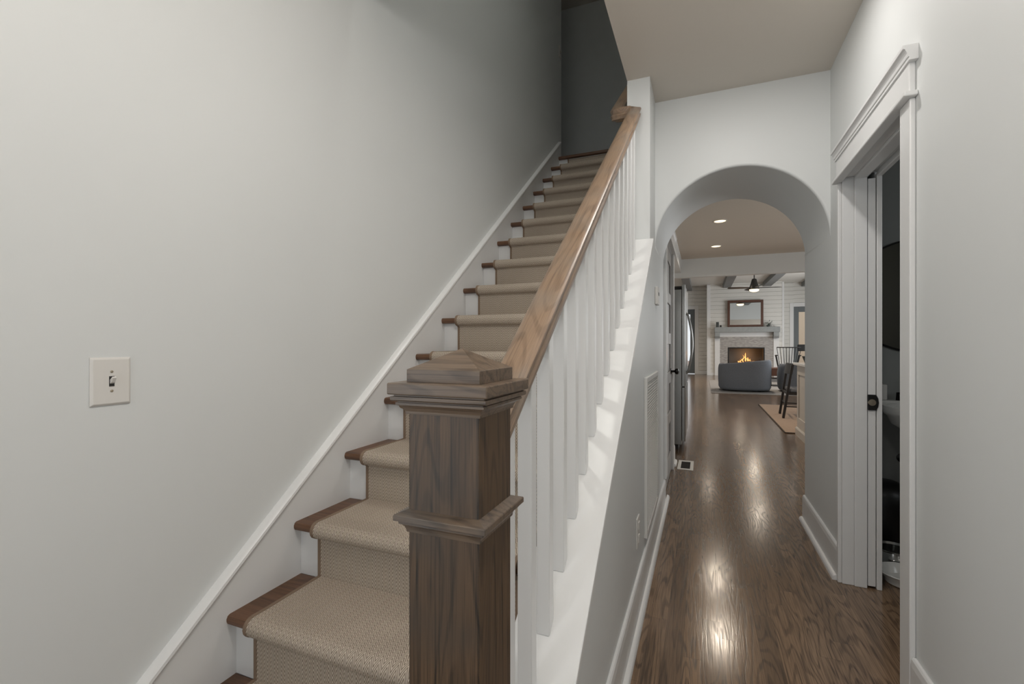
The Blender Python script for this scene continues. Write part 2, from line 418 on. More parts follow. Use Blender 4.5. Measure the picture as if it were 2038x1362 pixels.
# powder room
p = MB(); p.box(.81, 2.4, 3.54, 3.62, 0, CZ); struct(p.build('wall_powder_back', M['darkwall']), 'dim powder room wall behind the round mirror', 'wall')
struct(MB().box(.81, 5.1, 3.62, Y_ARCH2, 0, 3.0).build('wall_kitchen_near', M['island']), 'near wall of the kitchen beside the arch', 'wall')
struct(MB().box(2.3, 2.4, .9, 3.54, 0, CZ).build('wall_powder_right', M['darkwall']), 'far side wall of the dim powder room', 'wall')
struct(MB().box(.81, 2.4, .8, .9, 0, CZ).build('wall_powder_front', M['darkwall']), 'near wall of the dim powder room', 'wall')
# foyer front wall behind the camera, with a glazed door opening
f = MB(); f.box(-1.46, -1.05, -1.92, -1.8, 0, CZ); f.box(.35, .81, -1.92, -1.8, 0, CZ); f.box(-1.05, .35, -1.92, -1.8, 2.15, CZ)
struct(f.build('wall_front', M['wall']), 'entry wall around the front door', 'wall')
# kitchen / living shell
struct(MB().box(5.0, 5.1, 3.7, YH, 0, CK).build('wall_kitchen_right', M['wall']), 'right wall of the kitchen', 'wall')
pw = MB(); pw.box(-.39, HL, 3.70, 3.84, 0, CK); pw.box(-.39, HL, 4.70, 5.04, 0, CK); pw.box(-.39, HL, 3.84, 4.70, 2.05, CK); pw.box(-1.2, -.39, 4.94, 5.04, 0, 2.65); pw.box(-1.3, -.395, 4.94, YH, 2.65, 2.75); pw.box(-.41, -.392, 5.04, YH, 2.75, CK)
struct(pw.build('wall_pantry', M['wall']), 'grey wall around the pantry door', 'wall')
struct(MB().box(-1.3, -1.2, 4.94, YH, 0, 2.65).build('wall_kitchen_left', M['wall']), 'wall behind the fridge', 'wall')
struct(MB().box(-3.1, 5.0, YH, YH+.15, 2.553, 3.5).build('wall_header', M['wall']), 'wide pale header between kitchen and living room', 'wall')
struct(MB().box(-3.1, -1.2, YH, YH+.15, 0, 2.553).build('wall_living_near', M['wall']), 'wall beside the opening into the living room', 'wall')
struct(MB().box(-3.2, -3.1, YH, 20.6, 0, 3.5).build('wall_living_left', M['wall']), 'left wall of the living room', 'wall')
struct(MB().box(5.0, 5.1, YH, 20.6, 0, 3.5).build('wall_living_right', M['wall']), 'right wall of the living room', 'wall')

def boards(mb, x0, x1, yf, z0, z1, pitch=.152, gap=.010, th=.026):
    z = z0
    while z < z1-.01:
        mb.box(x0, x1, yf, yf+th, z, min(z+pitch-gap, z1)); z += pitch
YF, YB = 19.5, 20.1
ch = MB()
for q in ((.175, .915, 0, 3.5), (2.132, 2.773, 0, 3.5), (.915, 2.132, 1.07, 3.5), (.915, 2.132, 0, .33)): ch.box(q[0], q[1], YF+.026, YB+.2, q[2], q[3])
ch.box(.915, 2.132, YB+.1, YB+.2, .33, 1.07)
boards(ch, .30, .46, YF, .1, 1.62); boards(ch, 2.59, 2.71, YF, .1, 1.62); boards(ch, .30, 2.71, YF, .1+.152*10, 3.5)
struct(ch.build('wall_fireplace', M['shiplap']), 'white shiplap chimney breast around the fireplace', 'wall')
cb = MB(); cb.box(.175, .30, YF-.008, YF+.012, 0, 3.49); cb.box(2.71, 2.773, YF-.008, YF+.012, 0, 3.49); cb.box(.30, 2.71, YF-.008, YF+.012, 0, .1)
struct(cb.build('trim_2', M['trim'], bevel=.003), 'white corner boards and base of the chimney breast', 'trim')
bw = MB()
GD0, GD1, GDH = -1.25, -.27, 2.6
GR0, GR1 = 3.17, 4.3
for x0, x1, z0 in ((-3.1, GD0, 0), (GD1, .175, 0), (GD0, GD1, GDH), (2.773, GR0, 0), (GR1, 5.0, 0), (GR0, GR1, GDH)):
    bw.box(x0, x1, YB+.026, YB+.2, z0, 3.5); boards(bw, x0, x1, YB, z0+.002, 3.5)
struct(bw.build('wall_back', M['shiplap']), 'white shiplap back wall beside the chimney breast', 'wall')
t = MB()
for x0, x1 in ((GD1, GD1+.14), (GD0-.14, GD0), (GR0-.13, GR0), (GR1, GR1+.13)): t.box(x0, x1, YB-.02, YB, 0, GDH+.14)
t.box(GD0, GD1, YB-.02, YB, GDH, GDH+.14); t.box(GR0, GR1, YB-.02, YB, GDH, GDH+.14)
t.box(GD1+.14, .175, YB-.018, YB, 0, .14); t.box(2.773, GR0-.13, YB-.018, YB, 0, .14)
struct(t.build('trim_3', M['trim'], bevel=.003), 'white casings around the two glazed back doors', 'trim')
def glazed_door(name, x0, x1, zt, lab, stile=.17):
    d = MB()
    d.box(x0, x0+stile, YB+.02, YB+.065, .02, zt); d.box(x1-stile, x1, YB+.02, YB+.065, .02, zt)
    d.box(x0+stile, x1-stile, YB+.02, YB+.065, zt-.2, zt); d.box(x0+stile, x1-stile, YB+.02, YB+.065, .02, .30)
    o = struct(d.build(name, M['greydoor'], bevel=.003), lab, 'door')
    g = MB().box(x0+stile-.01, x1-stile+.01, YB+.038, YB+.046, .29, zt-.19).build('door_glass', M['glass'], o)
    return o
d3 = glazed_door('door_3', GD0, GD1, GDH, 'dark grey glazed door left of the fireplace, past the fridge')
MB().tube([(-.36, YB-.03, 1.0), (-.36, YB+.022, 1.0)], .018).lathe([(.001, -.03), (.03, -.025), (.032, -.01), (.015, 0)], (-.36, YB-.03, 1.0), 16, 'y').build('door_knob', M['bronze'], d3, smooth=True)
d4 = glazed_door('door_4', GR0, GR1, GDH, 'grey framed glazed patio door right of the fireplace')
struct(MB().box(-6, 12, 20.6, 40, -.25, -.15).build('floor_patio', M['brickred']), 'brick patio outside the back doors', 'floor')
tag(MB().box(2.2, 11, 25.0, 25.3, -.15, 6).build('neighbouring_house', M['beige'], origin=(5, 25, -.15)), 'beige house wall seen outside through the patio door glass', 'house')
# beams
for n, (x0, x1) in enumerate(((-.63, -.38), (.74, 1.01), (2.09, 2.36), (3.42, 3.70))):
    struct(MB().box(x0, x1, YH+.15, YF-.001 if 0 < n < 3 else YB-.001, 3.34, 3.5).build('trim_%d' % (n+4), M['beam'], bevel=.006), ['leftmost grey ceiling beam of the living room', 'grey ceiling beam left of the fan', 'grey ceiling beam just right of the fan', 'rightmost grey ceiling beam of the living room'][n], 'beam')

# ------------------------------------------------------------------ trims of the hall
# skirt board with bead along the stair wall
sk = lambda y: nosez(y)+.122
s = MB()
ye = 4.535
s.prism([(.44, 0), (.84, 0), (ye, nosez(ye)-.29), (ye, sk(ye)-.02), (.44, sk(.44)-.02)], 'x', WL, WL+.018)
sl = math.atan(RISE/RUN)
prof = [(0, -.010), (.026, -.010), (.030, -.004), (.029, .004), (.022, .010), (0, .012)]
bd = MB().sweep(prof, [((WL, .44, sk(.44)-.012), (1, 0, 0), (0, -math.sin(sl), math.cos(sl))), ((WL, ye, sk(ye)-.012), (1, 0, 0), (0, -math.sin(sl), math.cos(sl)))])
so = struct(s.build('baseboard_stair', M['trim']), 'white skirt board climbing the wall beside the treads', 'baseboard')
bd.build('bead', M['trim'], so, smooth=True)
# baseboards
def base_profile(): return [(0, 0), (.016, 0), (.016, .145), (.013, .165), (.008, .172), (0, .172)]
def shoe_profile(): return [(.016, 0), (.036, 0), (.035, .012), (.030, .020), (.022, .024), (.016, .024)]
def baseboard(name, x, sgn, y0, y1, lab, ys=None):
    o = struct(MB().sweep(base_profile(), [((x, y0, 0), (sgn, 0, 0), (0, 0, 1)), ((x, y1, 0), (sgn, 0, 0), (0, 0, 1))]).build(name, M['trim'], bevel=.0015), lab, 'baseboard')
    MB().sweep(shoe_profile(), [((x, y0, 0), (sgn, 0, 0), (0, 0, 1)), ((x, (ys or y1), 0), (sgn, 0, 0), (0, 0, 1))]).build('shoe_moulding', M['trim'], o, smooth=True)
    return o
baseboard('baseboard_left', HL, 1, .70, 3.715, 'white baseboard along the left hall wall', 3.83)
baseboard('baseboard_right', HR, -1, 2.815, 3.698, 'white baseboard between doorway and arch end')
baseboard('baseboard_near', HR, -1, -1.7, 1.914, 'white baseboard right of the doorway near the camera')
baseboard('baseboard_pantry', HL, 1, 4.825, 5.04, 'short white baseboard between pantry door and fridge')

# pocket doorway casing (right)
XF = HR-.024
cs = MB()
cs.box(HR-.017, HR, 1.915, 2.00, 0, 2.012); cs.box(HR-.017, HR, 2.79, 2.812, 0, 2.012)
o = struct(cs.build('trim_8', M['trim'], bevel=.004), 'white casing boards up both sides of the pocket doorway', 'trim')
hd = MB(); hd.box(HR-.020, HR, 1.915, 2.812, 2.028, 2.135)
hd.box(HR-.038, HR, 1.895, 2.822, 2.012, 2.029)
struct(hd.build('trim_9', M['trim'], bevel=.004), 'white header board above the pocket doorway', 'trim')
crown = [(0, 0), (.025, 0), (.025, .010), (.028, .012), (.030, .022), (.035, .032), (.036, .036), (.042, .038), (.042, .050), (0, .050)]
cr = MB().sweep(crown, [((HR, 1.893, 2.128), (-1, 0, 0), (0, 0, 1)), ((HR, 2.822, 2.128), (-1, 0, 0), (0, 0, 1))])
struct(cr.build('trim_10', M['trim'], bevel=.001), 'white crown cap topping the pocket doorway header', 'trim')
# jambs of the doorway (far side has the pocket slot)
j = MB()
j.box(HR, .700, DY1-.006, DY1+.02, 0, DZ-.01); j.box(.700, .752, DY1-.014, DY1+.02, 0, DZ-.012); j.box(.790, .812, DY1-.014, DY1+.02, 0, DZ-.012)
j.box(HR, .81, DY0, DY0+.016, 0, DZ-.01)
j.box(HR, .700, DY0+.016, DY1-.014, DZ-.018, DZ); j.box(.700, .752, DY0+.016, DY1-.014, DZ-.030, DZ); j.box(.790, .812, DY0+.016, DY1-.014, DZ-.030, DZ)
struct(j.build('trim_11', M['trim'], bevel=.003), 'white door jamb lining of the pocket doorway', 'trim')
pd = struct(MB().box(.7555, .7865, DY1-.010, 3.60, .012, DZ-.035).build('door_1', M['trim'], bevel=.002), 'white pocket door slid back into the wall slot', 'door')
lt = MB().prism([(.7535, .877), (.786, .877), (.794, .893), (.797, .915), (.794, .937), (.786, .953), (.7535, .953)], 'y', DY1-.020, DY1-.009).build('edge_pull', M['black'], pd, bevel=.002)
lt['label'] = 'black latch plate'
MB().lathe([(.001, 0), (.0155, .001), (.0165, .004), (.0165, .010)], (.7695, DY1-.0225, .915), 24, 'y').build('latch_button', M['nickel'], lt, smooth=True)

# pantry door on the left
pc = MB()
for a, b in ((3.72, 3.84), (4.70, 4.82)): pc.box(HL, HL+.020, a, b, 0 if a > 4 else .173, 2.055)
struct(pc.build('trim_12', M['trim'], bevel=.003), 'white casing boards of the panelled pantry door', 'trim')
ph = MB(); ph.box(HL, HL+.022, 3.715, 4.83, 2.07, 2.19); ph.box(HL, HL+.038, 3.705, 4.845, 2.055, 2.072)
ph.sweep(crown, [((HL, 3.70, 2.188), (1, 0, 0), (0, 0, 1)), ((HL, 4.86, 2.188), (1, 0, 0), (0, 0, 1))])
struct(ph.build('trim_13', M['trim'], bevel=.002), 'white header and crown above the pantry door', 'trim')
pd2 = MB(); X0, X1 = HL-.045, HL-.002
pd2.box(X0, X1-.012, 3.845, 4.695, .012, 2.045)
for a, b in ((3.845, 3.945), (4.595, 4.695)): pd2.box(X1-.012, X1, a, b, .012, 2.045)
zs = [.012, .20, .48, .585, .845, .95, 1.20, 1.30, 1.56, 1.66, 1.93, 2.045]
for a, b in zip(zs[::2], zs[1::2]): pd2.box(X1-.012, X1, 3.945, 4.595, a, b)
door2 = struct(pd2.build('door_2', M['greytrim'], bevel=.003), 'pale grey panelled pantry door past the arch on the left', 'door')
kb = MB().lathe([(.028, 0), (.028, .006), (.012, .012), (.010, .030), (.022, .038), (.030, .050), (.028, .064), (.012, .072), (.001, .073)], (X1, 4.63, .945), 20, 'x').build('door_knob', M['bronze'], door2, smooth=True)
kb['label'] = 'black round door knob'

# ------------------------------------------------------------------ staircase
SX0 = WL+.018
st = thing('staircase', 'straight flight of dark wood treads and white risers', 'stairs', (-.86, .75, 0))
for i in range(1, 17):
    y = noseY(i); z = i*RISE; yr = y+.030
    # riser
    MB().box(SX0, TR, yr+.002, yr+.020, (i-1)*RISE, z-.030).build('riser', M['trim'], st)
    # tread with rounded nosing
    back = noseY(i+1)+.030 if i < 16 else y+.20
    pr = [(y+.010, z-.030), (y+.003, z-.026), (y, z-.018), (y, z-.011), (y+.004, z-.003), (y+.011, z), (back, z), (back, z-.030)]
    MB().prism(pr, 'x', SX0, TR).build('tread', M['treadwood'], st, smooth=True, angle=35)

# runner: one continuous strip with its own thickness
RX0, RX1 = -1.228, -.490
TH = .010
path = []
y1 = noseY(1)
for i in range(1, 17):
    y = noseY(i); z = i*RISE; yr = y+.030
    path += [(yr, (i-1)*RISE+.004 if i > 1 else .0), (yr, z-.052)]
    path += [(yr-.002, z-.044), (y+.016, z-.034)]
    if i == 16: break
    R0 = .016
    for k in range(9):
        a = -PI/2-PI*k/8
        path.append((y+.013+.0195*math.cos(a), z-.015-.0185*-math.sin(a)))
    path += [(y+.05, z+.0022), (noseY(i+1)+.016, z+.0022), (noseY(i+1)+.026, z+.004)]
def offset(path, d):
    out = []
    for k, p in enumerate(path):
        a = path[max(k-1, 0)]; b = path[min(k+1, len(path)-1)]
        t = Vector((b[0]-a[0], b[1]-a[1])).normalized(); n = Vector((-t.y, t.x))
        out.append((p[0]+n.x*d, p[1]+n.y*d))
    return out
outer = offset(path, TH)
arc = [0]
for k in range(1, len(path)): arc.append(arc[-1]+math.hypot(outer[k][0]-outer[k-1][0], outer[k][1]-outer[k-1][1]))
org = Vector((-.86, .75, 0))
bm = bmesh.new(); uvl = bm.loops.layers.uv.new('run'); rows = []
for k in range(len(path)):
    rows.append([bm.verts.new(Vector(q)-org) for q in ((RX0, path[k][0], path[k][1]), (RX0, outer[k][0], outer[k][1]), (RX1, outer[k][0], outer[k][1]), (RX1, path[k][0], path[k][1]))])
us = (RX0, RX0, RX1, RX1)
for k in range(len(path)-1):
    for e in range(3):
        fc = bm.faces.new((rows[k][e], rows[k][e+1], rows[k+1][e+1], rows[k+1][e])); fc.smooth = True
        for lp, (kk, ee) in zip(fc.loops, ((k, e), (k, e+1), (k+1, e+1), (k+1, e))): lp[uvl].uv = (us[ee]+3, arc[kk])
bm.normal_update()
me = bpy.data.meshes.new('stair_runner'); bm.to_mesh(me); bm.free(); me.materials.append(M['carpet'])
me.set_sharp_from_angle(angle=math.radians(60))
run = bpy.data.objects.new('stair_runner', me); COL.objects.link(run); run.location = org; run['_o'] = tuple(org)
tag(run, 'taupe herringbone carpet runner down the middle of the stairs', 'carpet runner')
for x0, x1 in ((RX0-.006, RX0+.006), (RX1-.006, RX1+.006)):
    b = MB(); mid = offset(path, TH*.58)
    b.sweep([(-.006, -.0055), (.006, -.0055), (.007, 0), (.006, .0055), (-.006, .0055), (-.007, 0)],
            [(((x0+x1)/2, mid[k][0], mid[k][1]), (1, 0, 0), (0, -(path[min(k+1, len(path)-1)][1]-path[max(k-1, 0)][1]), (path[min(k+1, len(path)-1)][0]-path[max(k-1, 0)][0]))) if False else
             (((x0+x1)/2, mid[k][0], mid[k][1]), (1, 0, 0), (lambda a, c: (0, -(c[1]-a[1])/math.hypot(c[0]-a[0], c[1]-a[1]), (c[0]-a[0])/math.hypot(c[0]-a[0], c[1]-a[1])))(path[max(k-1, 0)], path[min(k+1, len(path)-1)])) for k in range(len(path))])
    b.build('edge_binding', M['binding'], run, smooth=True)

# ------------------------------------------------------------------ newel post
NX, NY, NW = -.344, .638, .116
nw = thing('newel_post', 'square dark oak newel post with pyramid cap at stair foot', 'newel post', (NX, NY, 0))
h = NW/2
sh = MB().box(NX-h, NX+h, NY-h, NY+h, 0, 1.125).build('post_shaft', M['newelwood'], nw, bevel=.0025)
def ring_stack(levels):
    mb = MB(); rings = []
    for hw, z in levels:
        rings.append([mb.bm.verts.new((NX+a*hw, NY+b*hw, z)) for a, b in ((-1, -1), (1, -1), (1, 1), (-1, 1))])
    for i in range(len(rings)-1):
        for k in range(4): mb.bm.faces.new((rings[i][k], rings[i][(k+1) % 4], rings[i+1][(k+1) % 4], rings[i+1][k]))
    mb.bm.faces.new(rings[0][::-1]); mb.bm.faces.new(rings[-1]); return mb
ring_stack([(h, .924), (h+.002, .924), (h+.0025, .928), (h+.004, .932), (h+.007, .9355), (h+.0105, .9375), (h+.0105, .9405), (h+.0085, .9408), (h+.0085, .9425), (h+.0160, .9430), (h+.0160, .9500), (h+.0150, .9515), (h, .957)]).build('collar', M['newelwood_x'], nw)
ring_stack([(h, 1.098), (h+.003, 1.098), (h+.0035, 1.102), (h+.006, 1.107), (h+.010, 1.1105), (h+.0135, 1.112), (h+.0135, 1.1155), (h+.0115, 1.1158), (h+.0115, 1.1175), (h+.0180, 1.118), (h+.0190, 1.120), (h+.0190, 1.1245), (h+.0150, 1.1250), (h+.0150, 1.1278)]).build('cap_moulding', M['newelwood_x'], nw)
ring_stack([(h+.0225, 1.1275), (h+.0225, 1.1445)]).build('cap_plate', M['newelwood_x'], nw, bevel=.0018)
ring_stack([(h+.002, 1.1445), (h+.002, 1.1635), (.0008, 1.194)]).build('pyramid_cap', M['newelwood_x'], nw, bevel=.0012)

# ------------------------------------------------------------------ railing
rl = thing('stair_railing', 'brown oak handrail on white square balusters along the stairs', 'railing', (NX, 1.6, capz(1.6)))
SLP = .755
def railtop(y): return 1.184+SLP*(y-.883)
th = math.atan(SLP); nv = Vector((0, -math.sin(th), math.cos(th)))
pf = [(-.022, -.062), (.022, -.062), (.024, -.050), (.030, -.044), (.031, -.036), (.026, -.030), (.029, -.022), (.034, -.014), (.034, -.007), (.029, -.002), (.018, .000), (0, .0015), (-.018, .000), (-.029, -.002), (-.034, -.007), (-.034, -.014), (-.029, -.022), (-.026, -.030), (-.031, -.036), (-.030, -.044), (-.024, -.050)]
X, Z = Vector((1, 0, 0)), Vector((0, 0, 1))
fr = []
ya, yb = NY+h+.0006, 2.655
fr.append((Vector((NX, ya, railtop(ya))), X, nv)); fr.append((Vector((NX, 1.6, railtop(1.6))), X, nv)); fr.append((Vector((NX, yb-.03, railtop(yb-.03))), X, nv))
hr = MB().sweep(pf, fr).build('handrail', M['railwood'], rl, smooth=True, angle=35)
# level turn around the end of the column, then on up the inner wall
zt = railtop(2.662)
XI = -.455
tp = [(NX, 2.618, railtop(2.618)), (NX, 2.640, railtop(2.64)), (NX-.004, 2.655, zt-.006), (NX-.02, 2.664, zt-.002), (NX-.05, 2.667, zt), (XI+.03, 2.668, zt), (XI+.012, 2.672, zt+.003), (XI+.003, 2.685, zt+.012), (XI, 2.71, zt+.032), (XI, 3.0, zt+.032+.29*SLP), (XI, 3.9, zt+.032+1.19*SLP)]
fr = []
for k, q in enumerate(tp):
    d = (Vector(tp[min(k+1, len(tp)-1)])-Vector(tp[max(k-1, 0)])).normalized()
    a = d.cross(Z).normalized(); b = a.cross(d).normalized(); fr.append((q, a, b))
tn = MB().sweep(pf, fr).build('handrail_turn', M['railwood'], rl, smooth=True, angle=35)
tn['label'] = 'handrail turning left around the white column'
bs = .016
BX = -.3445
for k in range(-1, 14):
    y = .929+.1225*k
    zb = capz(y-bs)-.0; z0 = capz(y-bs); z1 = capz(y+bs); top = railtop(y)-.060*1.25
    mb = MB()
    vs = []
    for (a, b_) in ((-1, -1), (1, -1), (1, 1), (-1, 1)):
        vs.append((BX+a*bs, y+b_*bs, capz(y+b_*bs)+.0005))
    lo = [mb.bm.verts.new(v) for v in vs]
    hi = [mb.bm.verts.new((v[0], v[1], railtop(v[1])-.0770)) for v in vs]
    for q in range(4): mb.bm.faces.new((lo[q], lo[(q+1) % 4], hi[(q+1) % 4], hi[q]))
    mb.bm.faces.new(lo[::-1]); mb.bm.faces.new(hi)
    mb.build('baluster', M['trim'], rl, bevel=.002, seg=1)

# ------------------------------------------------------------------ wall fittings
def switch(name, lab, yc, zc, hw=.0425, hh=.0585, group=None):
    t = thing(name, lab, 'light switch', (WL, yc, zc))
    x = WL
    mb = MB(); prof = [(hw, hh, 0), (hw, hh, .0025), (hw-.005, hh-.005, .0065)]
    rings = [[mb.bm.verts.new((x+d, yc+a*w_, zc+b*h_)) for a, b in ((-1, -1), (1, -1), (1, 1), (-1, 1))] for w_, h_, d in prof]
    for i in range(2):
        for k in range(4): mb.bm.faces.new((rings[i][k], rings[i][(k+1) % 4], rings[i+1][(k+1) % 4], rings[i+1][k]))
    mb.bm.faces.new(rings[0][::-1]); mb.bm.faces.new(rings[-1])
    mb.build('plate', M['plastic'], t, bevel=.001)
    fr_ = MB(); fr_.box(x+.006, x+.0072, yc-.0055, yc+.0055, zc-.0125, zc+.0125); fr_.build('slot', M['slot'], t)
    MB().prism([(x+.0065, zc-.006), (x+.0065, zc+.004), (x+.017, zc+.012), (x+.019, zc+.0085), (x+.0135, zc-.002)], 'y', yc-.0042, yc+.0042).build('toggle', M['plastic'], t, bevel=.0008)
    for s_ in (-1, 1): MB().lathe([(.0034, 0), (.0034, .0009), (.0015, .0014)], (x+.0063, yc, zc+s_*.0235), 12, 'x').build('screw', M['nickel'], t)
    return t
switch('light_switch', 'white toggle light switch plate low on the left wall', .684, 1.110)
switch('light_switch', 'small switch plate seen edge-on near top of stairs', 4.575, 4.17, .035, .057)

# outlet
t = thing('wall_outlet', 'white duplex wall outlet low on the left hall wall', 'outlet', (HL, 2.15, .36))
MB().box(HL, HL+.006, 2.110, 2.190, .292, .426).build('plate', M['plastic'], t, bevel=.003)
for z in (.330, .388): MB().box(HL+.006, HL+.010, 2.133, 2.167, z-.016, z+.016).build('socket', M['plastic'], t, bevel=.004)
# thermostat
t = thing('thermostat', 'small white thermostat box on the wall under the arch', 'thermostat', (HL, 3.06, 1.50))
MB().box(HL, HL+.018, 3.000, 3.110, 1.447, 1.557).build('body', M['plastic'], t, bevel=.004)
MB().box(HL+.018, HL+.019, 3.04, 3.085, 1.505, 1.525).build('display', M['slot'], t)
# return air grille
t = thing('return_air_grille', 'tall white return air grille on the left hall wall', 'vent grille', (HL, 2.82, .2))
G0, G1, Z0, Z1 = 2.42, 3.06, .222, 1.032
g = MB(); fw = .028
g.box(HL, HL+.016, G0, G0+fw, Z0, Z1); g.box(HL, HL+.016, G1-fw, G1, Z0, Z1); g.box(HL, HL+.016, G0+fw, G1-fw, Z0, Z0+fw); g.box(HL, HL+.016, G0+fw, G1-fw, Z1-fw, Z1)
g.build('frame', M['white_mtl'], t, bevel=.003)
MB().box(HL+.0005, HL+.002, G0+fw, G1-fw, Z0+fw, Z1-fw).build('backing', M['slot'], t)
g = MB(); n = 50
for k in range(n):
    z = Z0+fw+(Z1-Z0-2*fw)*(k+.5)/n
    g.prism([(HL+.005, z+.002), (HL+.006, z+.004), (HL+.012, z+.0005), (HL+.012, z-.0035), (HL+.006, z-.001)], 'y', G0+fw, G1-fw)
for k in range(1, 14):
    y = G0+fw+(G1-G0-2*fw)*k/14; g.box(HL+.004, HL+.010, y-.006, y+.006, Z0+fw, Z1-fw)
g.build('louvres', M['white_mtl'], t)
# floor register
t = thing('floor_register', 'white floor vent register beside the fridge', 'vent', (-.148, 4.91, 0))
g = MB(); x0, x1, y0, y1 = -.222, -.078, 4.73, 5.10
g.box(x0, x1, y0, y0+.04, 0, .006); g.box(x0, x1, y1-.04, y1, 0, .006); g.box(x0, x0+.03, y0+.04, y1-.04, 0, .006); g.box(x1-.03, x1, y0+.04, y1-.04, 0, .006)
g.build('frame', M['white_mtl'], t, bevel=.002)
g = MB(); g.box(x0+.03, x1-.03, y0+.04, y1-.04, 0, .001); 
g.build('opening', M['slot'], t)
g = MB()
for k in range(9):
    y = y0+.05+.03*k+.012; g.box(x0+.03, x1-.03, y, y+.004, .001, .005)
g.build('louvres', M['slot'], t)

# ------------------------------------------------------------------ ceiling lights
def can(x, y, z, lab, mat, power, color, r=.075, size=.12, spread=150):
    t = thing('ceiling_light', lab, 'ceiling light', (x, y, z), 'recessed ceiling lights')
    MB().lathe([(r+.018, 0), (r+.018, -.004), (r+.004, -.008), (r, -.006), (r, 0)], (x, y, z), 32).build('trim_ring', M['white_mtl'], t, smooth=True)
    MB().lathe([(r-.001, 0), (r-.001, -.004), (r*.5, -.0055)], (x, y, z), 32).build('lens', mat, t, smooth=True)
    a = area('lamp_light', (x, y, z-.012), (0, 0, 0), size, size, power, color, spread, 'DISK')
    return t
WARM = (1, .86, .70)
can(.172, 2.15, CZ, 'round recessed hall light at top edge of view', M['led_hall'], 6.5, (1, .965, .93), spread=180)
can(.172, .60, CZ, 'unseen recessed hall light added overhead to brighten the right wall', M['led_hall'], 5.5, (1, .965, .93), spread=180)  # extra hall light added out of view to lift the right wall
can(.2325, 7.11, CK, 'nearer of two round kitchen ceiling lights seen through arch', M['led_warm'], 14, WARM)
can(.2265, 8.91, CK, 'farther of two round kitchen ceiling lights seen through arch', M['led_warm'], 14, WARM)
can(1.43, 14.28, 3.5, 'recessed living room light above the armchairs, behind the header', M['led_warm'], 32, WARM)
can(.19, 16.1, 3.5, 'recessed living room light left of the fan, behind the header', M['led_warm'], 32, WARM)
# entry ceiling light behind the camera: a flush dome
t = thing('entry_light', 'round white flush dome light on the entry ceiling', 'ceiling light', (-.22, .42, CZ))
MB().lathe([(.17, 0), (.17, -.03), (.15, -.035)], (-.22, .42, CZ), 40).build('base', M['white_mtl'], t, smooth=True)
MB().lathe([(.145, -.035), (.13, -.075), (.09, -.11), (.04, -.125), (.001, -.128)], (-.22, .42, CZ), 40).build('dome', M['led_hall'], t, smooth=True)
pl = bpy.data.lights.new('dome_light', 'POINT'); pl.energy = 17.5; pl.color = (1, .955, .91); pl.shadow_soft_size = .12
po = bpy.data.objects.new('dome_light', pl); COL.objects.link(po); po.location = (-.22, .42, CZ-.26)
can(-.87, 1.9, 5.5, 'recessed light in the high ceiling over the stairs', M['led_warm'], 8, (.98, .97, .90), spread=115)

# ------------------------------------------------------------------ ceiling fan
FX, FY, FZ = 1.524, 16.5, 3.5
t = thing('ceiling_fan', 'dark ceiling fan with glowing light before the fireplace', 'ceiling fan', (FX, FY, FZ))
MB().lathe([(.07, 0), (.07, -.03), (.035, -.10), (.02, -.11)], (FX, FY, FZ), 24).build('canopy', M['fanblack'], t, smooth=True)
MB().lathe([(.016, -.1), (.016, -.27)], (FX, FY, FZ), 12).build('downrod', M['fanblack'], t, smooth=True)
MB().lathe([(.05, -.235), (.07, -.26), (.085, -.33), (.12, -.45), (.145, -.53), (.14, -.57), (.12, -.575)], (FX, FY, FZ), 28).build('motor_housing', M['fanblack'], t, smooth=True)
MB().lathe([(.135, -.57), (.14, -.59), (.12, -.625), (.07, -.645), (.001, -.65)], (FX, FY, FZ), 28).build('light_bowl', M['led_warm'], t, smooth=True)
for k in range(4):
    a = math.radians(12+90*k)
    d = Vector((math.cos(a), math.sin(a), 0)); n_ = Vector((-math.sin(a), math.cos(a), 0))
    b_ = MB(); fr = []
    for rr, ww in ((.10, .05), (.2, .10), (.45, .15), (.72, .16), (.78, .12)):
        fr.append((Vector((FX, FY, FZ-.515))+d*rr, n_*ww/2+Vector((0, 0, .10*ww)), Vector((0, 0, 1))))
    b_.sweep([(-1, -.005), (1, -.005), (1, .005), (-1, .005)], fr).build('blade', M['fanblack'], t)
area('fan_lamp', (FX, FY, FZ-.67), (0, 0, 0), .25, .25, 14, WARM, 170, 'DISK')

# ------------------------------------------------------------------ fireplace
t = thing('fireplace', 'white fireplace with stone surround, grey mantel and lit fire', 'fireplace', (1.53, YF, 0))
def fb(name, m, *bx, bevel=.004):
    mb = MB()
    for q in bx: mb.box(*q)
    return mb.build(name, m, t, bevel=bevel)
for a, b in ((.451, .627), (2.427, 2.60)): fb('pilaster', M['trim'], (a, b, YF-.07, YF, 0, 1.42))
fb('frieze', M['trim'], (.627, 2.427, YF-.07, YF, 1.475, 1.645))
fb('stone_surround', M['tile'], (.627, .915, YF-.05, YF, 0, 1.475), (2.132, 2.427, YF-.05, YF, 0, 1.475), (.915, 2.132, YF-.05, YF, 1.07, 1.475), (.915, 2.132, YF-.05, YF, 0, .33), bevel=0)
fb('firebox', M['fire_in'], (.916, 2.131, YF+.42, YF+.45, .331, 1.069), (.916, .935, YF, YF+.42, .35, 1.05), (2.112, 2.131, YF, YF+.42, .35, 1.05), (.916, 2.131, YF, YF+.42, .331, .35), (.916, 2.131, YF, YF+.42, 1.05, 1.069), bevel=0)
fb('opening_frame', M['black'], (.905, .945, YF-.06, YF-.03, .33, 1.08), (2.102, 2.142, YF-.06, YF-.03, .33, 1.08), (.945, 2.102, YF-.06, YF-.03, 1.035, 1.08))
fb('mantel_shelf', M['mantelwood'], (.44, 2.61, YF-.32, YF-.001, 1.642, 1.838), bevel=.008)
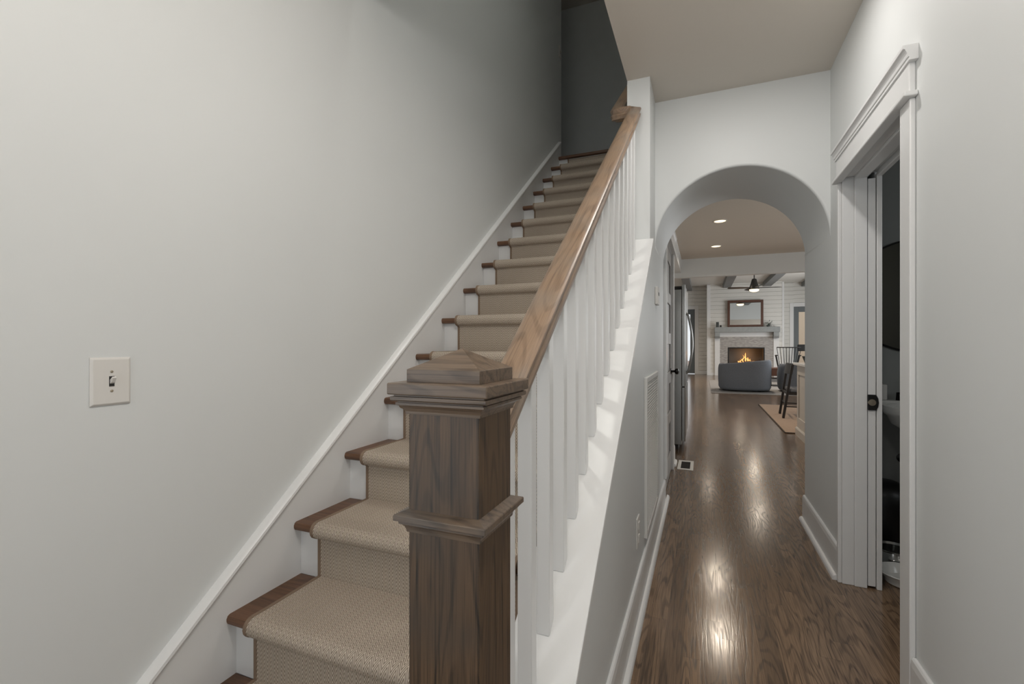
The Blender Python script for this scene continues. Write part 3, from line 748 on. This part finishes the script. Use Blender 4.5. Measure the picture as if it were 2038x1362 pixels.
for a, b in ((.451, .622), (2.405, 2.58)):
    MB().prism([(YF-.30, 1.642), (YF-.0705, 1.642), (YF-.0705, 1.42), (YF-.24, 1.42), (YF-.30, 1.50)], 'x', a, b).build('corbel', M['mantelwood'], t, bevel=.005)
for p_, q_, r_ in (((1.22, YF+.10, .42), (1.90, YF+.18, .44), .05), ((1.28, YF+.22, .50), (1.75, YF+.10, .53), .04), ((1.60, YF+.08, .45), (2.02, YF+.15, .60), .035)):
    MB().tube([p_, tuple((a+b)/2 for a, b in zip(p_, q_)), q_], [r_, r_*1.05, r_*.9], 10).build('log', M['log'], t, smooth=True)
for k in range(10):
    x = 1.28+.058*k+random.uniform(-.02, .02); hgt = (.08+.26*math.exp(-((x-1.52)/.14)**2))*random.uniform(.7, 1.1)
    bx_ = random.uniform(-.05, .05); y = YF+.16+random.uniform(-.04, .04)
    MB().tube([(x, y, .50), (x+bx_, y, .50+hgt*.35), (x-bx_*.6, y, .50+hgt*.7), (x+bx_*.5, y, .50+hgt)], [.016, .022, .012, .002], 8).build('flame', M['flame'], t, smooth=True)
fl = bpy.data.lights.new('fire_glow', 'POINT'); fl.energy = 5; fl.color = (1, .45, .15); fl.shadow_soft_size = .1
fo = bpy.data.objects.new('fire_glow', fl); COL.objects.link(fo); fo.location = (1.55, YF+.12, .80)

# mirror leaning on the mantel
t = thing('wall_mirror', 'brown framed mirror standing on the grey mantel', 'mirror', (1.49, 19.40, 1.838))
mx0, mx1, mz0, mz1, f_ = .893, 2.093, 1.8385, 2.845, .085
g = MB(); ym = 19.40
g.box(mx0, mx0+f_, ym-.03, ym, mz0, mz1); g.box(mx1-f_, mx1, ym-.03, ym, mz0, mz1); g.box(mx0+f_, mx1-f_, ym-.03, ym, mz0, mz0+f_); g.box(mx0+f_, mx1-f_, ym-.03, ym, mz1-f_, mz1)
g.build('frame', M['mirrorframe'], t, bevel=.008)
MB().box(mx0+f_-.01, mx1-f_+.01, ym-.014, ym-.004, mz0+f_-.01, mz1-f_+.01).build('mirror_glass', M['mirror'], t)
# mantel ornaments
tag(MB().lathe([(.045, 0), (.05, .005), (.05, .195), (.047, .20)], (.545, 19.33, 1.838), 20).build('candle_holder', M['pot'], origin=(.545, 19.33, 1.838), smooth=True), 'taller dark candle holder at left end of the mantel', 'candle holder', 'candle holders on the mantel')
tag(MB().lathe([(.03, 0), (.034, .004), (.034, .075), (.03, .08)], (.655, 19.33, 1.838), 16).build('candle_holder', M['black'], origin=(.655, 19.33, 1.838), smooth=True), 'short dark candle holder beside the taller one on mantel', 'candle holder', 'candle holders on the mantel')
t = thing('potted_plant', 'small dark green plant right of the mirror on mantel', 'plant', (2.24, 19.32, 1.8395))
MB().lathe([(.04, 0), (.055, .05), (.05, .055)], (2.24, 19.32, 1.8395), 16).build('pot', M['pot'], t, smooth=True)
lf = MB()
for k in range(46):
    a = random.uniform(0, 2*PI); e = random.uniform(.05, .13); z = 1.86+random.uniform(0, .13)
    q = Vector((2.24+math.cos(a)*e*1.1, 19.32+math.sin(a)*e*.5, z)); d = Vector((math.cos(a), math.sin(a)*.5, random.uniform(-.3, .8))).normalized()*.05
    n_ = d.cross(Vector((0, 0, 1))).normalized()*.018
    v = [lf.bm.verts.new(p_) for p_ in (q-d, q+n_, q+d, q-n_)]; lf.bm.faces.new(v)
for dx, dz in ((.05, .24), (.13, .2), (-.03, .17)):
    lf.tube([(2.24, 19.32, 1.88), (2.24+dx*.6, 19.32, 1.88+dz*.6), (2.24+dx, 19.31, 1.838+dz)], [.004, .004, .012], 6)
lf.build('foliage', M['leaf'], t)
tag(MB().lathe([(.02, 0), (.035, .02), (.03, .05), (.015, .06)], (2.45, 19.33, 1.838), 16).build('small_ornament', M['ceramic'], origin=(2.45, 19.33, 1.838), smooth=True), 'small white ornament at right end of the mantel', 'ornament')

# ------------------------------------------------------------------ armchairs
def barrel(cx, cy, wx, wy, hl, hr_, lab, rz=0):
    t = thing('armchair', lab, 'armchair', (cx, cy, .011), 'grey barrel armchairs'); z00 = .011
    mb = MB(); n = 56; rings = []
    def fp(a, s): # superellipse footprint
        ca, sa = math.cos(a), math.sin(a); e = 2/3.2
        return (s*wx/2*math.copysign(abs(ca)**e, ca), s*wy/2*math.copysign(abs(sa)**e, sa))
    def top(a):
        x, y = fp(a, 1); hh = hl+(hr_-hl)*(x/wx+.5)
        f_ = min(1, max(0, (y+wy*.10)/(wy*.45))) ; f_ = f_*f_*(3-2*f_)
        return hh*(1-f_)+.44*f_
    spec = [(.80, None, .03), (.93, None, .04), (.985, None, .10), (1.0, .55, 0), (1.0, .86, 0), (.985, .955, 0), (.95, 1.0, 0), (.88, 1.0, 0), (.835, .96, 0), (.82, .85, 0), (.82, 'seat', 0)]
    for s_, fz, z in spec:
        ring = []
        for k in range(n):
            a = 2*PI*k/n; x, y = fp(a, s_)
            zz = z if fz is None else (.36 if fz == 'seat' else top(a)*fz)
            ring.append(mb.bm.verts.new((cx+x, cy+y, z00+zz)))
        rings.append(ring)
    for i in range(len(rings)-1):
        for k in range(n): mb.bm.faces.new((rings[i][k], rings[i][(k+1) % n], rings[i+1][(k+1) % n], rings[i+1][k]))
    mb.bm.faces.new(rings[0][::-1]); mb.bm.faces.new(rings[-1])
    mb.build('shell', M['charcoal'], t, smooth=True, angle=180)
    mb = MB(); rings = []
    for s_, z in ((.74, .362), (.80, .39), (.80, .45), (.74, .48), (.3, .49)):
        rings.append([mb.bm.verts.new((cx+fp(2*PI*k/n, s_)[0], cy+fp(2*PI*k/n, s_)[1], z00+z)) for k in range(n)])
    for i in range(len(rings)-1):
        for k in range(n): mb.bm.faces.new((rings[i][k], rings[i][(k+1) % n], rings[i+1][(k+1) % n], rings[i+1][k]))
    mb.bm.faces.new(rings[0][::-1]); mb.bm.faces.new(rings[-1])
    mb.build('seat_cushion', M['charcoal'], t, smooth=True, angle=180)
    MB().lathe([(wx*.33, 0), (wx*.33, .03)], (cx, cy, z00), 32).build('base', M['black'], t)
    return t
barrel(1.00, 13.35, 1.22, 1.0, .69, .80, 'charcoal barrel armchair seen from behind, left of coffee table')
barrel(2.33, 13.5, 1.10, 1.0, .70, .70, 'charcoal barrel armchair half hidden by the dark dining chair')

# living rug
tag(MB().box(.21, 4.2, 12.42, 16.8, 0, .011).build('area_rug', M['rugliv'], origin=(2.2, 14.6, 0), bevel=.004), 'large pale grey rug under the charcoal armchairs', 'rug')
# coffee table
t = thing('coffee_table', 'brown wood coffee table between the armchairs', 'table', (2.3, 15.4, .011))
MB().box(1.70, 2.9, 14.9, 15.6, .30, .52).build('table_top', M['mirrorframe'], t, bevel=.01)
MB().box(1.75, 2.85, 14.95, 15.55, .13, .22).build('lower_shelf', M['rugliv'], t, bevel=.006)
for a in (1.76, 2.78):
    for b in (14.96, 15.48): MB().box(a, a+.06, b, b+.06, .0115, .31).build('leg', M['black'], t)
# spindle chair
SXc, SYc = 2.42, 16.4
t = thing('spindle_chair', 'black spindle back chair behind the charcoal armchairs', 'chair', (SXc, SYc, .011))
W_ = .60
MB().box(SXc-.26, SXc+.26, SYc-.22, SYc+.24, .44, .48).build('seat', M['black'], t, bevel=.015)
def bk(u):  # curved back plan
    return SXc-W_/2+W_*u, SYc-.20-.10*math.sin(PI*u)
top_ = [(bk(k/12)[0]+.04*(k/12-.5), bk(k/12)[1]-.08, 1.10) for k in range(13)]
MB().tube(top_, .016, 8).build('top_rail', M['black'], t, smooth=True)
for k in range(9):
    u = k/8; x, y = bk(u)
    MB().tube([(SXc-.22+.44*u, y+.04, .48), (x+.04*(u-.5), y-.08, 1.10)], .0085, 6).build('spindle', M['black'], t, smooth=True)
for q in (-1, 1):
    for dy in (0, .12): MB().tube([(SXc+.24*q, SYc-.06+dy, .47), (SXc+.31*q, SYc-.10+dy, .84)], [.013, .017], 8).build('arm_post', M['black'], t, smooth=True)
    MB().tube([(SXc+.31*q, SYc-.26, .86), (SXc+.31*q, SYc+.10, .85)], .018, 8).build('arm', M['black'], t, smooth=True)
for sx_, sy_ in ((-1, -1), (1, -1), (-1, 1), (1, 1)):
    MB().tube([(SXc+.2*sx_, SYc+.17*sy_, .45), (SXc+.26*sx_, SYc+.22*sy_, .0118)], [.018, .013], 8).build('leg', M['black'], t, smooth=True)
cr_ = MB().box(SXc+.22, SXc+.44, SYc-.30, SYc-.27, .99, 1.19).build('crest_panel', M['black'], t, bevel=.02)

# ------------------------------------------------------------------ kitchen
# fridge
FX1 = -.176
t = thing('refrigerator', 'tall stainless steel fridge with curved bar handles', 'refrigerator', (-.6, 6.06, 0))
FY0, FY1 = 5.60, 6.52
MB().box(-1.05, -.215, FY0, FY1, .06, 1.82).build('cabinet', M['steel'], t, bevel=.004)
def fdoor(y0, y1, z0, z1):
    pr = [(-.212, y0), (-.180, y0), (-.172, y0+.012), (FX1-.003, y0+.10), (FX1, (y0+y1)/2), (FX1-.003, y1-.10), (-.172, y1-.012), (-.180, y1), (-.212, y1)]
    return MB().prism(pr, 'z', z0, z1).build('door', M['steel'], t, bevel=.004)
ym_ = (FY0+FY1)/2
d1 = fdoor(FY0, ym_-.003, .72, 1.875); d2 = fdoor(ym_+.003, FY1, .72, 1.875); d3_ = fdoor(FY0, FY1, .10, .71)
for dd, y in ((d1, ym_-.05), (d2, ym_+.05)):
    pts_ = [(FX1-.012, y, 1.58), (FX1+.016, y, 1.555)]+[(FX1+.022+.045*math.sin(PI*k/10), y, 1.54-.66*k/10) for k in range(11)]+[(FX1+.016, y, .865), (FX1-.012, y, .84)]
    MB().tube(pts_, .013, 10).build('handle', M['steel'], dd, smooth=True)
for y in (FY0+.03, FY1-.09): MB().box(-.36, -.19, y, y+.06, 1.82, 1.862).build('hinge_cover', M['slot'], t, bevel=.01)
MB().box(-1.0, -.25, FY0+.02, FY1-.02, .0, .06).build('kick_plate', M['slot'], t)
# island
t = thing('kitchen_island', 'white panelled kitchen island base at right edge of arch', 'kitchen island', (1.7, 6.4, 0))
IX, IY0, IY1 = 1.165, 5.4, 7.14
MB().box(IX+.012, 2.2, IY0, IY1, .10, .925).build('body', M['island'], t)
g = MB()
g.box(IX, IX+.012, IY0, IY1, .10, .235); g.box(IX, IX+.012, IY0, IY1, .80, .925)
for y in (IY0, 5.95, 6.53, IY1-.09): g.box(IX, IX+.012, y, y+.09, .235, .80)
g.build('panel_frame', M['island'], t, bevel=.003)
MB().prism([(IX-.018, 0), (IX-.018, .09), (IX-.010, .105), (IX+.012, .105), (IX+.012, 0)], 'y', IY0, IY1+.015).build('base_moulding', M['island'], t)
tag(MB().box(1.125, 2.26, 5.35, IY1+.04, .926, .958).build('worktop', M['quartz'], origin=(1.7, 6.3, .926), bevel=.004), 'white stone worktop on the kitchen island', 'worktop')
tag(MB().lathe([(.05, 0), (.055, .005), (.085, .09), (.08, .092)], (1.24, 6.75, .958), 20).build('tapered_pot', M['pot'], origin=(1.24, 6.75, .958), smooth=True), 'dark grey tapered pot on the white island worktop', 'pot')
# beige rug
t = tag(MB().box(1.04, 3.4, 7.21, 10.41, 0, .010).build('woven_rug', M['rugbeige'], origin=(2.2, 8.8, 0), bevel=.003), 'beige woven rug under the dark dining chair', 'rug')
MB().box(1.03, 3.4, 7.195, 7.215, 0, .012).box(1.03, 1.045, 7.215, 10.41, 0, .012).build('binding', M['rugedge'], t)
# dining chair seen from the side
t = thing('dining_chair', 'dark wood dining chair with grey seat beyond the island', 'chair', (1.5, 8.83, .0128))
z0 = .0128
for y, xb, xt in ((8.57, 1.208, 1.335), (9.10, 1.23, 1.345)):
    MB().bar((xb, y, z0), (xt, y, .87), .042, .036, (1, 0, 0)).build('rear_leg', M['darkwood'], t, bevel=.006)
    MB().bar((1.82, y, z0), (1.78, y, .43), .040, .036, (1, 0, 0)).build('front_leg', M['darkwood'], t, bevel=.005)
    MB().bar((xb+.03, y, .20), (1.80, y, .20), .026, .018).build('stretcher', M['darkwood'], t)
MB().bar((1.25, 8.57, .245), (1.27, 9.10, .245), .026, .018).build('stretcher', M['darkwood'], t)
fr = []
for k in range(9):
    u = k/8; fr.append((Vector((1.32-.05*math.sin(PI*u), 8.55+.57*u, .72)), Vector((1, 0, 0)), Vector((.16, 0, 1))))
MB().sweep([(-.010, 0), (.012, 0), (.012, .17), (-.010, .17)], fr).build('back_rest', M['darkwood'], t, smooth=True, angle=50)
MB().box(1.27, 1.82, 8.56, 9.11, .385, .43).build('seat', M['darkwood'], t, bevel=.006)
MB().box(1.30, 1.82, 8.58, 9.09, .43, .485).build('seat_cushion', M['cushion'], t, bevel=.018, seg=3)

# ------------------------------------------------------------------ powder room
t = thing('round_mirror', 'round dark mirror glimpsed through the pocket doorway', 'mirror', (1.197, 3.54, 1.495))
MB().lathe([(.335, 0), (.335, -.012), (.001, -.0125)], (1.197, 3.538, 1.495), 72, 'y').build('mirror_glass', M['dimmirror'], t, smooth=True, angle=30)
MB().lathe([(.345, 0), (.345, -.010), (.334, -.014), (.334, -.002)], (1.197, 3.539, 1.495), 72, 'y').build('rim', M['black'], t, smooth=True)
t = thing('wall_sink', 'white basin glimpsed beneath the round mirror', 'sink', (1.24, 3.54, .83))
mb = MB(); n = 40; rings = []
for s_, z in ((.30, .69), (.62, .70), (.86, .745), (.93, .79), (.98, .80), (1.0, .812), (1.0, .838), (.985, .845), (.90, .843), (.84, .81), (.5, .75), (.1, .745)):
    ring = []
    for k in range(n):
        a = 2*PI*k/n; x = .27*s_*math.cos(a); y = .215*s_*math.sin(a)
        ring.append(mb.bm.verts.new((1.24+x, 3.30+y, z)))
    rings.append(ring)
for i in range(len(rings)-1):
    for k in range(n): mb.bm.faces.new((rings[i][k], rings[i][(k+1) % n], rings[i+1][(k+1) % n], rings[i+1][k]))
mb.bm.faces.new(rings[0][::-1]); mb.bm.faces.new(rings[-1])
mb.build('basin', M['ceramic'], t, smooth=True)
MB().box(1.0, 1.48, 3.46, 3.539, .80, .86).build('back_ledge', M['ceramic'], t, bevel=.01)
MB().tube([(1.24, 3.50, .86), (1.24, 3.50, 1.0), (1.24, 3.42, 1.03), (1.24, 3.36, 1.0)], .012, 10).build('faucet', M['chrome'], t, smooth=True)
MB().tube([(1.10, 3.50, .86), (1.10, 3.50, .90), (1.135, 3.48, .905)], .011, 8).build('tap_handle', M['bronze'], t, smooth=True)
MB().lathe([(.09, 0.005), (.07, .05), (.06, .60), (.08, .69)], (1.28, 3.36, 0), 24).build('pedestal', M['ceramic'], t, smooth=True)
tag(MB().box(.985, 1.04, 3.47, 3.53, .8605, .955).build('soap_box', M['plastic'], origin=(1.01, 3.5, .86), bevel=.006), 'small pale box on the ledge behind the basin', 'box')
tag(MB().lathe([(.028, 0), (.028, -.006), (.012, -.012), (.012, -.05), (.02, -.055), (.02, -.07)], (1.132, 3.539, .505), 16, 'y').build('water_valve', M['bronze'], origin=(1.132, 3.539, .505), smooth=True), 'small dark water valve on the wall under the basin', 'valve')
tag(MB().lathe([(.142, 0), (.150, .01), (.152, .22), (.151, .28), (.142, .335), (.12, .372), (.07, .394), (.001, .40)], (.985, 3.375, 0), 40).build('waste_bin', M['black'], origin=(.985, 3.375, 0), smooth=True), 'black domed bin on the powder room floor behind the bowls', 'bin')
tag(MB().lathe([(.088, 0), (.092, .004), (.082, .09), (.090, .098), (.086, .1), (.076, .09), (.08, .012), (.001, .010)], (.96, 3.115, 0), 36).build('steel_bowl', M['chrome'], origin=(.96, 3.115, 0), smooth=True), 'stainless steel pet bowl in front of the black bin', 'bowl')
tag(MB().lathe([(.075, 0), (.085, .004), (.090, .025), (.112, .050), (.118, .056), (.112, .058), (.095, .045), (.075, .018), (.001, .015)], (.945, 2.905, 0), 40).build('white_bowl', M['ceramic'], origin=(.945, 2.905, 0), smooth=True), 'white wide-rimmed pet bowl just inside the pocket doorway', 'bowl')

for o in list(COL.objects):
    if '_o' in o: del o['_o']
